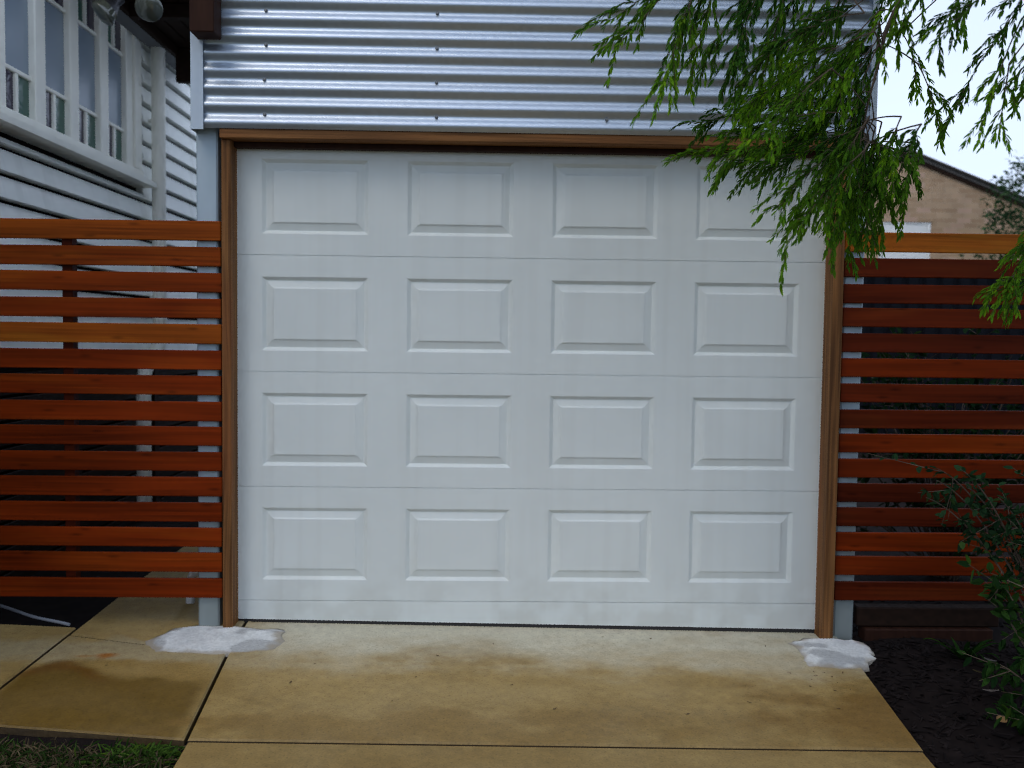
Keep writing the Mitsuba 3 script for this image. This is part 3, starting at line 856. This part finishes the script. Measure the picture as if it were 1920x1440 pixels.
SPRAYS = """[[1.71,-1.64,2.25,1.43,-1.65,2.09],
 [1.67,-1.54,2.29,1.47,-1.5,2.07],
 [1.67,-1.69,2.2,1.58,-1.66,1.91],
 [1.83,-1.18,2.43,1.78,-1.03,2.09],
 [1.85,-1.22,2.4,1.68,-1.17,2.15],
 [1.85,-1.46,2.32,1.83,-1.49,2.04],
 [1.89,-1.58,2.28,1.77,-1.64,1.99],
 [1.9,-1.65,2.25,1.87,-1.53,1.95],
 [2.13,-1.18,2.44,2.03,-1.08,2.18],
 [2.15,-1.3,2.39,1.99,-1.3,1.99],
 [2.15,-1.49,2.29,2.01,-1.37,2.02],
 [2.27,-1.34,2.31,1.96,-1.28,2.01],
 [2.36,-1.2,2.27,2.05,-1.22,1.93],
 [2.31,-1.32,2.2,2.14,-1.29,1.9],
 [2.29,-1.33,2.16,2.19,-1.33,1.85],
 [2.28,-1.35,2.25,2.05,-1.36,1.96],
 [2.3,-1.12,2.03,1.77,-1.16,1.94],
 [2.19,-1.35,1.95,1.73,-1.43,1.79],
 [2.31,-1.08,2.0,1.88,-1.07,1.81],
 [2.31,-1.15,1.97,1.98,-1.04,1.82],
 [2.24,-1.32,2.01,1.98,-1.29,1.82],
 [2.26,-1.22,1.92,1.82,-1.28,1.8],
 [2.14,-1.53,1.83,1.92,-1.56,1.62],
 [2.29,-1.19,1.89,2.07,-1.27,1.61],
 [2.15,-1.6,1.79,1.94,-1.58,1.51],
 [2.22,-1.41,1.86,2.09,-1.36,1.65],
 [2.24,-1.4,1.85,2.13,-1.42,1.56],
 [2.39,-1.03,1.94,2.31,-1.08,1.55],
 [2.25,-1.33,1.97,2.14,-1.33,1.73],
 [2.3,-1.3,1.92,2.27,-1.34,1.54],
 [2.29,-1.37,1.92,2.23,-1.33,1.66],
 [2.26,-1.39,2.04,2.16,-1.33,1.78],
 [2.32,-1.14,2.16,2.12,-1.15,1.86],
 [2.02,-1.69,1.98,1.84,-1.74,1.79],
 [2.33,-1.17,1.91,2.47,-1.1,1.81],
 [2.17,-1.59,2.11,1.83,-1.56,1.9],
 [2.11,-1.67,2.13,1.8,-1.63,1.96],
 [2.16,-1.6,1.88,2.06,-1.52,1.58],
 [2.4,-1.04,2.01,2.31,-0.97,1.71],
 [2.34,-1.19,1.93,2.31,-1.11,1.62],
 [2.19,-1.57,2.14,2.06,-1.6,1.92],
 [2.26,-1.1,2.44,2.14,-1.06,2.19],
 [2.23,-1.38,1.9,1.94,-1.31,1.74],
 [2.33,-1.26,1.86,2.37,-1.21,1.61],
 [1.97,-1.55,2.29,1.73,-1.55,2.07],
 [2.43,-1.31,1.87,2.21,-1.37,1.66],
 [2.38,-1.35,1.83,2.4,-1.28,1.67],
 [2.3,-1.48,1.91,2.21,-1.56,1.73],
 [2.28,-1.65,1.85,2.22,-1.71,1.74],
 [2.51,-1.06,1.87,2.4,-1.08,1.66],
 [2.38,-1.51,2.31,2.25,-1.57,2.1],
 [2.6,-1.19,2.44,2.33,-1.2,2.29],
 [2.48,-1.55,2.3,2.3,-1.63,2.03],
 [2.46,-1.75,2.2,2.23,-1.8,2.0],
 [2.74,-1.32,2.3,2.5,-1.33,1.92],
 [2.53,-1.66,2.12,2.44,-1.66,1.85],
 [2.62,-1.63,2.1,2.56,-1.55,1.98],
 [2.27,-1.56,2.28,2.21,-1.55,2.05],
 [2.38,-1.17,2.43,2.35,-1.18,2.11],
 [2.55,-0.89,2.34,2.61,-0.89,2.11],
 [2.45,-1.24,2.13,2.53,-1.25,1.87],
 [2.56,-1.56,2.04,2.53,-1.57,1.83],
 [2.74,-1.43,2.03,2.68,-1.37,1.99],
 [2.75,-1.08,2.49,2.66,-1.08,2.28],
 [2.59,-1.66,2.25,2.44,-1.7,2.04],
 [2.83,-1.33,1.62,2.68,-1.38,1.43],
 [2.86,-1.34,1.52,2.73,-1.28,1.37],
 [2.86,-1.29,1.48,2.63,-1.37,1.41],
 [3.04,-1.02,1.71,2.89,-1.01,1.53]]"""
for num, row in enumerate(eval(SPRAYS)):
    p, q = np.array(row[:3]), np.array(row[3:])
    tw, P, D, L, tip = weeping_spray(p, q, tr, 1.0, (.45 if 50 <= num < 65 else .8 if num < 12 else 1.0))
    fresh = np.clip(tip * tr.uniform(.5, 1.1) + tr.normal(-.15, .22), 0, 1)[:, None]
    near = LPall[np.argmin(np.linalg.norm(LPall - p, axis=1) + 2.0 * np.maximum(0, p[2] - .02 - LPall[:, 2]))]
    tw = cat_mesh([tw, tube(smoothcurve([near, (near + p) / 2 + [0, 0, .006], p], 6), [.0016, .0018, .002, .0022, .0023, .0024], 5)])
    k = put(TW + 'spray', tw, 'bark')
    c0 = green(len(P), tr, (.012, .045, .010), (.045, .115, .014), .05) * (1 - fresh) + green(len(P), tr, (.055, .165, .010), (.170, .350, .016), .18) * fresh
    m, c = leaves(P, D, L, .15, c0, tr, .1)
    scene[k + '__foliage'] = mikit.ply(m, 'leaf', False, color=c)
    labels[k + '__foliage'] = {'kind': 'stuff'}
# the rest of the crown, above and to the right of what the picture shows
Pa, Da, La, tws = [], [], [], []
n = 0
while n < 190:
    c = tr.normal(0, .55, 3) * [1.5, 1.25, .75] + [3.35, -1.9, 3.55]
    dep = c[1] + 4.12
    if dep < .4 or c[2] < 2.55 or (c[2] < 1.27 + .364 * dep + .55 and c[0] < 1.15 + .58 * dep + .3):
        continue
    d = np.array([tr.normal(0, .22), tr.normal(0, .22), -.30])
    tw, P, D, L, _ = weeping_spray(c, c + d, tr, 1.8)
    s = tr.permutation(len(P))[: len(P) // 2]
    tws.append(tw); Pa.append(P[s]); Da.append(D[s]); La.append(L[s] * 1.6)
    n += 1
put(TW + 'crown_twigs', cat_mesh(tws), 'bark')
labels[TW + 'crown_twigs'] = {'kind': 'stuff'}
P = np.vstack(Pa)
m, c = leaves(P, np.vstack(Da), np.concatenate(La), .10, green(len(P), tr, (.012, .044, .010), (.055, .140, .016)), tr, .1)
put(TW + 'crown', m, 'leaf', color=c)
labels[TW + 'crown'] = {'kind': 'stuff'}
tag('weeping_tree', 'bright green weeping tree with fine drooping sprays hanging over the top right of the garage', 'tree')


def bush(root, base, tips, r, leafL, w, colA, colB, nleaf, label, cat, spread=.9, stem_r=.006, sub=4):
    tws, Ps, Ds = [], [], []
    base = np.array(base)
    for t in tips:
        t = np.array(t)
        b = base + r.normal(0, .03, 3) * [1, 1, 0]
        c = smoothcurve([b, b * .45 + t * .55 + [0, 0, .12 * np.linalg.norm(t - b)], t], 16)
        tws.append(tube(c, np.linspace(stem_r, .0015, 16), 5))
        cs = [c[5:]]
        for _ in range(sub):
            i = r.integers(6, 15)
            e = c[i] + r.normal(0, 1, 3) * .07 + (c[15] - c[12]) * .4
            s = np.linspace(c[i], e, 6)
            tws.append(tube(s[::5], [.0022, .001], 3, cap=False))
            cs.append(s)
        for s in cs:
            for _ in range(nleaf):
                i = r.uniform(0, len(s) - 1.01)
                x = s[int(i)] + (s[int(i) + 1] - s[int(i)]) * (i % 1)
                tt = s[-1] - s[0]
                tt /= np.linalg.norm(tt) + 1e-9
                o = r.normal(0, 1, 3)
                Ps.append(x)
                Ds.append(tt * .5 + o / np.linalg.norm(o) * spread)
    put(root + '__stem', cat_mesh(tws), 'bark')
    P, D = np.array(Ps), np.array(Ds)
    m, c = leaves(P, D, r.uniform(*leafL, len(P)), w, green(len(P), r, colA, colB), r, .15)
    put(root + '__foliage', m, 'leaf', color=c)
    labels[root + '__foliage'] = {'kind': 'stuff'}
    tag(root, label, cat)


br = np.random.default_rng(5)
bush('leafy_shrub', (3.42, -.62, -.09), [(2.83, -.60, .67), (2.86, -.62, .74), (2.88, -.58, .78), (2.93, -.66, .79), (2.97, -.60, .73), (3.02, -.55, .70), (3.09, -.64, .68), (3.12, -.66, .60), (3.18, -.60, .62), (3.25, -.7, .74), (3.3, -.7, .9), (3.45, -.62, 1.05), (3.6, -.6, .95), (3.35, -.8, .55), (3.15, -.72, .52), (3.5, -.85, .8)],
     br, (.026, .048), .26, (.009, .025, .011), (.034, .080, .031), 13, 'green shrub with small oval leaves reaching across the right slatted fence', 'shrub')
bush('leafy_shrub_001', (3.12, -1.12, -.10), [(2.80, -1.1, .42), (2.86, -1.08, .47), (2.92, -1.12, .47), (2.90, -1.15, .30), (2.83, -1.1, .20), (2.99, -1.12, .52), (3.08, -1.05, .58), (3.2, -1.2, .6), (2.95, -1.25, .14), (2.9, -1.2, .05), (3.05, -1.3, .25), (3.2, -1.35, .4), (3.3, -1.1, .65), (3.0, -.95, .3)],
     br, (.030, .060), .22, (.007, .021, .007), (.034, .085, .016), 12, 'low green shrub at the bottom right edge on the mulch', 'shrub')
bush('leafy_shrub_002', (3.95, -1.15, -.09), [(3.75 + br.normal(0, .35), -1.15 + br.normal(0, .35), br.uniform(.5, 1.75)) for _ in range(34)],
     br, (.04, .07), .24, (.010, .028, .010), (.035, .085, .024), 14, 'tall dense shrub out of view, added to shade the right fence', 'shrub', stem_r=.011, sub=6)  # unseen shrub, added to cast shade on the right fence


bush('leafy_shrub_003', (3.7, .95, -.08), [(3.75 + br.normal(0, .55), .95 + br.normal(0, .25), br.uniform(.2, 1.35)) for _ in range(70)],
     br, (.04, .07), .26, (.006, .016, .008), (.020, .048, .018), 9, 'dark shrub added behind the right slatted fence to darken its gaps', 'shrub', sub=5)  # added so the gaps in the right fence look dark


def strap_plant(root, base, n, L, r, label):
    Vs = []
    cols = []
    for k in range(n):
        a = r.uniform(0, 6.283)
        l = r.uniform(*L)
        d = np.array([math.cos(a), math.sin(a), 0])
        s = np.array([-d[1], d[0], 0])
        t = np.linspace(0, 1, 9)
        bend = r.uniform(.5, 1.1)
        x = np.array(base)[None] + d[None] * (l * np.sin(t * bend * 1.2) * .75)[:, None] + np.array([0, 0, 1])[None] * (l * (t * .95 - .62 * bend * t ** 2))[:, None]
        w = (.011 * (1 - t ** 2.5) + .0008)[:, None]
        V = np.stack([x - s * w, x + [0, 0, -.003], x + s * w], 1).reshape(-1, 3)
        f = []
        for i in range(8):
            for j in range(2):
                p = 3 * i + j
                f += [[p, p + 1, p + 4], [p, p + 4, p + 3]]
        m = trimesh.Trimesh(V, np.array(f), process=False)
        kk = put(root + '__leaf', m, 'leaf', color=np.tile(green(1, r, (.008, .026, .006), (.028, .070, .014)), (len(V), 1)))
    tag(root, label, 'plant')


strap_plant('strappy_plant', (3.16, -.30, -.085), 16, (.14, .26), br, 'low strappy green plant on the mulch below the right fence')
strap_plant('strappy_plant_001', (3.02, -.98, -.10), 14, (.12, .22), br, 'low strappy green plant at the bottom right among pale fallen leaves')

# tree far behind the right fence
gr = np.random.default_rng(31)
put('garden_tree__trunk', tube(smoothcurve([(9.75, 10.4, -.2), (9.7, 10.4, 1.2), (9.75, 10.4, 2.6), (9.7, 10.4, 3.8)], 12), np.linspace(.10, .02, 12), 8), 'bark', smooth=60)
P, D = [], []
for k in range(170):
    zz = gr.uniform(1.2, 4.15)
    rad = .95 * (1 - ((zz - 2.4) / 1.95) ** 2 * .85) * gr.uniform(.35, 1.0) ** .5
    a = gr.uniform(0, 6.283)
    c = np.array([9.72 + rad * math.cos(a), 10.4 + rad * math.sin(a), zz])
    for _ in range(34):
        P.append(c + gr.normal(0, .085, 3)); D.append(np.array([math.cos(a), math.sin(a), .5]) + gr.normal(0, .6, 3))
P, D = np.array(P), np.array(D)
m, c = leaves(P, D, gr.uniform(.05, .11, len(P)), .22, green(len(P), gr, (.020, .045, .022), (.060, .110, .045), .05), gr, .1)
put('garden_tree__crown', m, 'leaf', color=c)
labels['garden_tree__crown'] = {'kind': 'stuff'}
tag('garden_tree', 'dark green tree behind the right fence beside the brick house', 'tree')

# ---------------------------------------------------------------- grass patch, fallen leaves
gg = np.random.default_rng(9)


def grass_xy():
    while True:
        x, y = gg.uniform(-1.5, .24), gg.uniform(-2.3, -1.06)
        e = -1.075 - .115 * (x + .64) / .79 - .03 if x > -.64 else -1.06
        if y < e - .02 and x < .15 + .05 * (-1.15 - y) - .008:
            return x, y


hgt = lambda x, y: G(x, y) - .036 + .022 * meshkit.fbm(np.stack([np.asarray(x) * 8, np.asarray(y) * 8, 0 * np.asarray(x)], -1), 3, 4)
sm = grid_sheet(-2.6, .30, -3.2, -1.045, 60, 50, hgt)
put('verge_soil', sm, 'soil', 'dark soil of the grass patch beside the driveway at bottom left', 'soil', kind='structure', smooth=True)
P, D, L = [], [], []
tuft = [grass_xy() for _ in range(260)]
tuft += [(gg.uniform(-.6, .16), gg.uniform(-1.42, -1.13)) for _ in range(150)]
for k in range(8000):
    tx, ty = tuft[gg.integers(len(tuft))]
    x, y = tx + gg.normal(0, .022), ty + gg.normal(0, .022)
    e = -1.075 - .115 * (x + .64) / .79 - .035 if x > -.64 else -1.06
    if y > e - .015 and gg.uniform() > .06:
        continue
    if x > .15 + .05 * (-1.15 - y):
        continue
    P.append((x, y, float(hgt(x, y)) - .003)); D.append((gg.normal(0, .75), gg.normal(0, .75), gg.uniform(.25, 1))); L.append(gg.uniform(.03, .085))
P, D, L = np.array(P), np.array(D), np.array(L)
col = green(len(P), gg, (.012, .028, .008), (.060, .105, .024))
dryb = gg.uniform(size=len(P)) < .55
col[dryb] = np.array([.14, .105, .060]) * gg.uniform(.5, 1.3, (dryb.sum(), 1))
m, c = leaves(P, D, L, .035, col, gg, .35)
k2 = 420
P2 = np.c_[gg.normal(.03, .07, k2), gg.normal(-1.205, .03, k2)]
P2 = P2[(P2[:, 0] < .145) & (P2[:, 1] < -1.15)]
P2 = np.c_[P2, hgt(P2[:, 0], P2[:, 1]) - .003]
m2, c2 = leaves(P2, np.c_[gg.normal(.2, .8, len(P2)), gg.normal(-.2, .6, len(P2)), gg.uniform(.3, 1, len(P2))], gg.uniform(.04, .10, len(P2)), .04, green(len(P2), gg, (.022, .055, .010), (.090, .165, .026)), gg, .4)
m, c = cat_mesh([m, m2]), np.vstack([c, c2])
put('grass', m, 'leaf', 'patchy green and dry grass at the bottom left corner by the driveway', 'grass', kind='stuff', color=c)


def dead_leaf(L, r, curl=.25):
    t = np.linspace(0, 1, 7)
    w = .30 * np.sin(math.pi * np.clip(t, 0.02, .98)) ** .8
    V = []
    for a, b in zip(t, w):
        z = curl * (a - .5) ** 2 * 1.2 + .02
        V += [[a - .5, -b, z + curl * b], [a - .5, 0, z], [a - .5, b, z + curl * b]]
    f = []
    for i in range(6):
        for j in range(2):
            p = 3 * i + j
            f += [[p, p + 3, p + 4], [p, p + 4, p + 1]]
    return trimesh.Trimesh(np.array(V) * L, np.array(f), process=False)


dl = np.random.default_rng(3)
spots = [(1.163, -.218), (1.348, -.492), (1.646, -.107), (.862, -.585), (2.467, -.450), (2.43, -.533), (2.46, -.494), (2.505, -.46), (2.522, -.502), (2.524, -.554), (2.583, -.456), (2.483, -.637), (2.438, -.799), (2.117, -.759), (1.234, -.643), (.794, -.806), (.932, -.363), (1.385, -.847), (1.864, -.869), (.449, -.361), (.449, -.474), (.394, -.659), (2.349, -.175), (1.858, -.114), (-.35, -.532), (2.40, -.60), (2.55, -.62), (2.36, -.47)]
for x, y in spots:
    m = dead_leaf(dl.uniform(.012, .022), dl, dl.uniform(.1, .35))
    m.vertices[:, 1] *= .5
    m.apply_transform(trimesh.transformations.euler_matrix(0, 0, dl.uniform(0, 6.28)))
    m.apply_translation([x, y, float(G(x, y)) + .001])
    lab, grp = ('tiny dark dead leaf on the middle of the wide tan driveway slab', 'dead leaves on the middle of the driveway')
    if x < 0:
        lab, grp = 'single tiny dead leaf on the left slab beside the brown stain', None
    elif x > 2.3:
        lab, grp = 'tiny dark dead leaf in the scatter on the driveway near the right concrete footing', 'dead leaves scattered at the right driveway edge'
    put('fallen_leaf', m, 'dry', lab, 'fallen leaf', grp, color=np.tile(np.array([.075, .050, .025]) * dl.uniform(.6, 1.4), (len(m.vertices), 1)))
pale = [((3.237, -.36), .06, (.50, .43, .38), 'pale pinkish fallen leaf on the mulch, farthest back below the right fence'),
        ((3.13, -.47), .05, (.17, .13, .06), 'dull brown-green fallen leaf on the mulch in the middle of the right bed'),
        ((3.06, -.70), .065, (.52, .42, .35), 'pale curled fallen leaf on the mulch beside the low right shrub'),
        ((2.985, -.905), .06, (.38, .22, .09), 'orange-tan fallen leaf on the mulch, nearest the bottom right corner')]
for (x, y), L, colr, lab in pale:
    m = dead_leaf(L, dl, .35)
    m.apply_transform(trimesh.transformations.euler_matrix(.35, 0, dl.uniform(0, 6.28)))
    m.apply_translation([x, y, float(bed_h(np.array(x), np.array(y))) + .018])
    put('fallen_leaf', m, 'dry', lab, 'fallen leaf', color=np.tile(colr, (len(m.vertices), 1)))
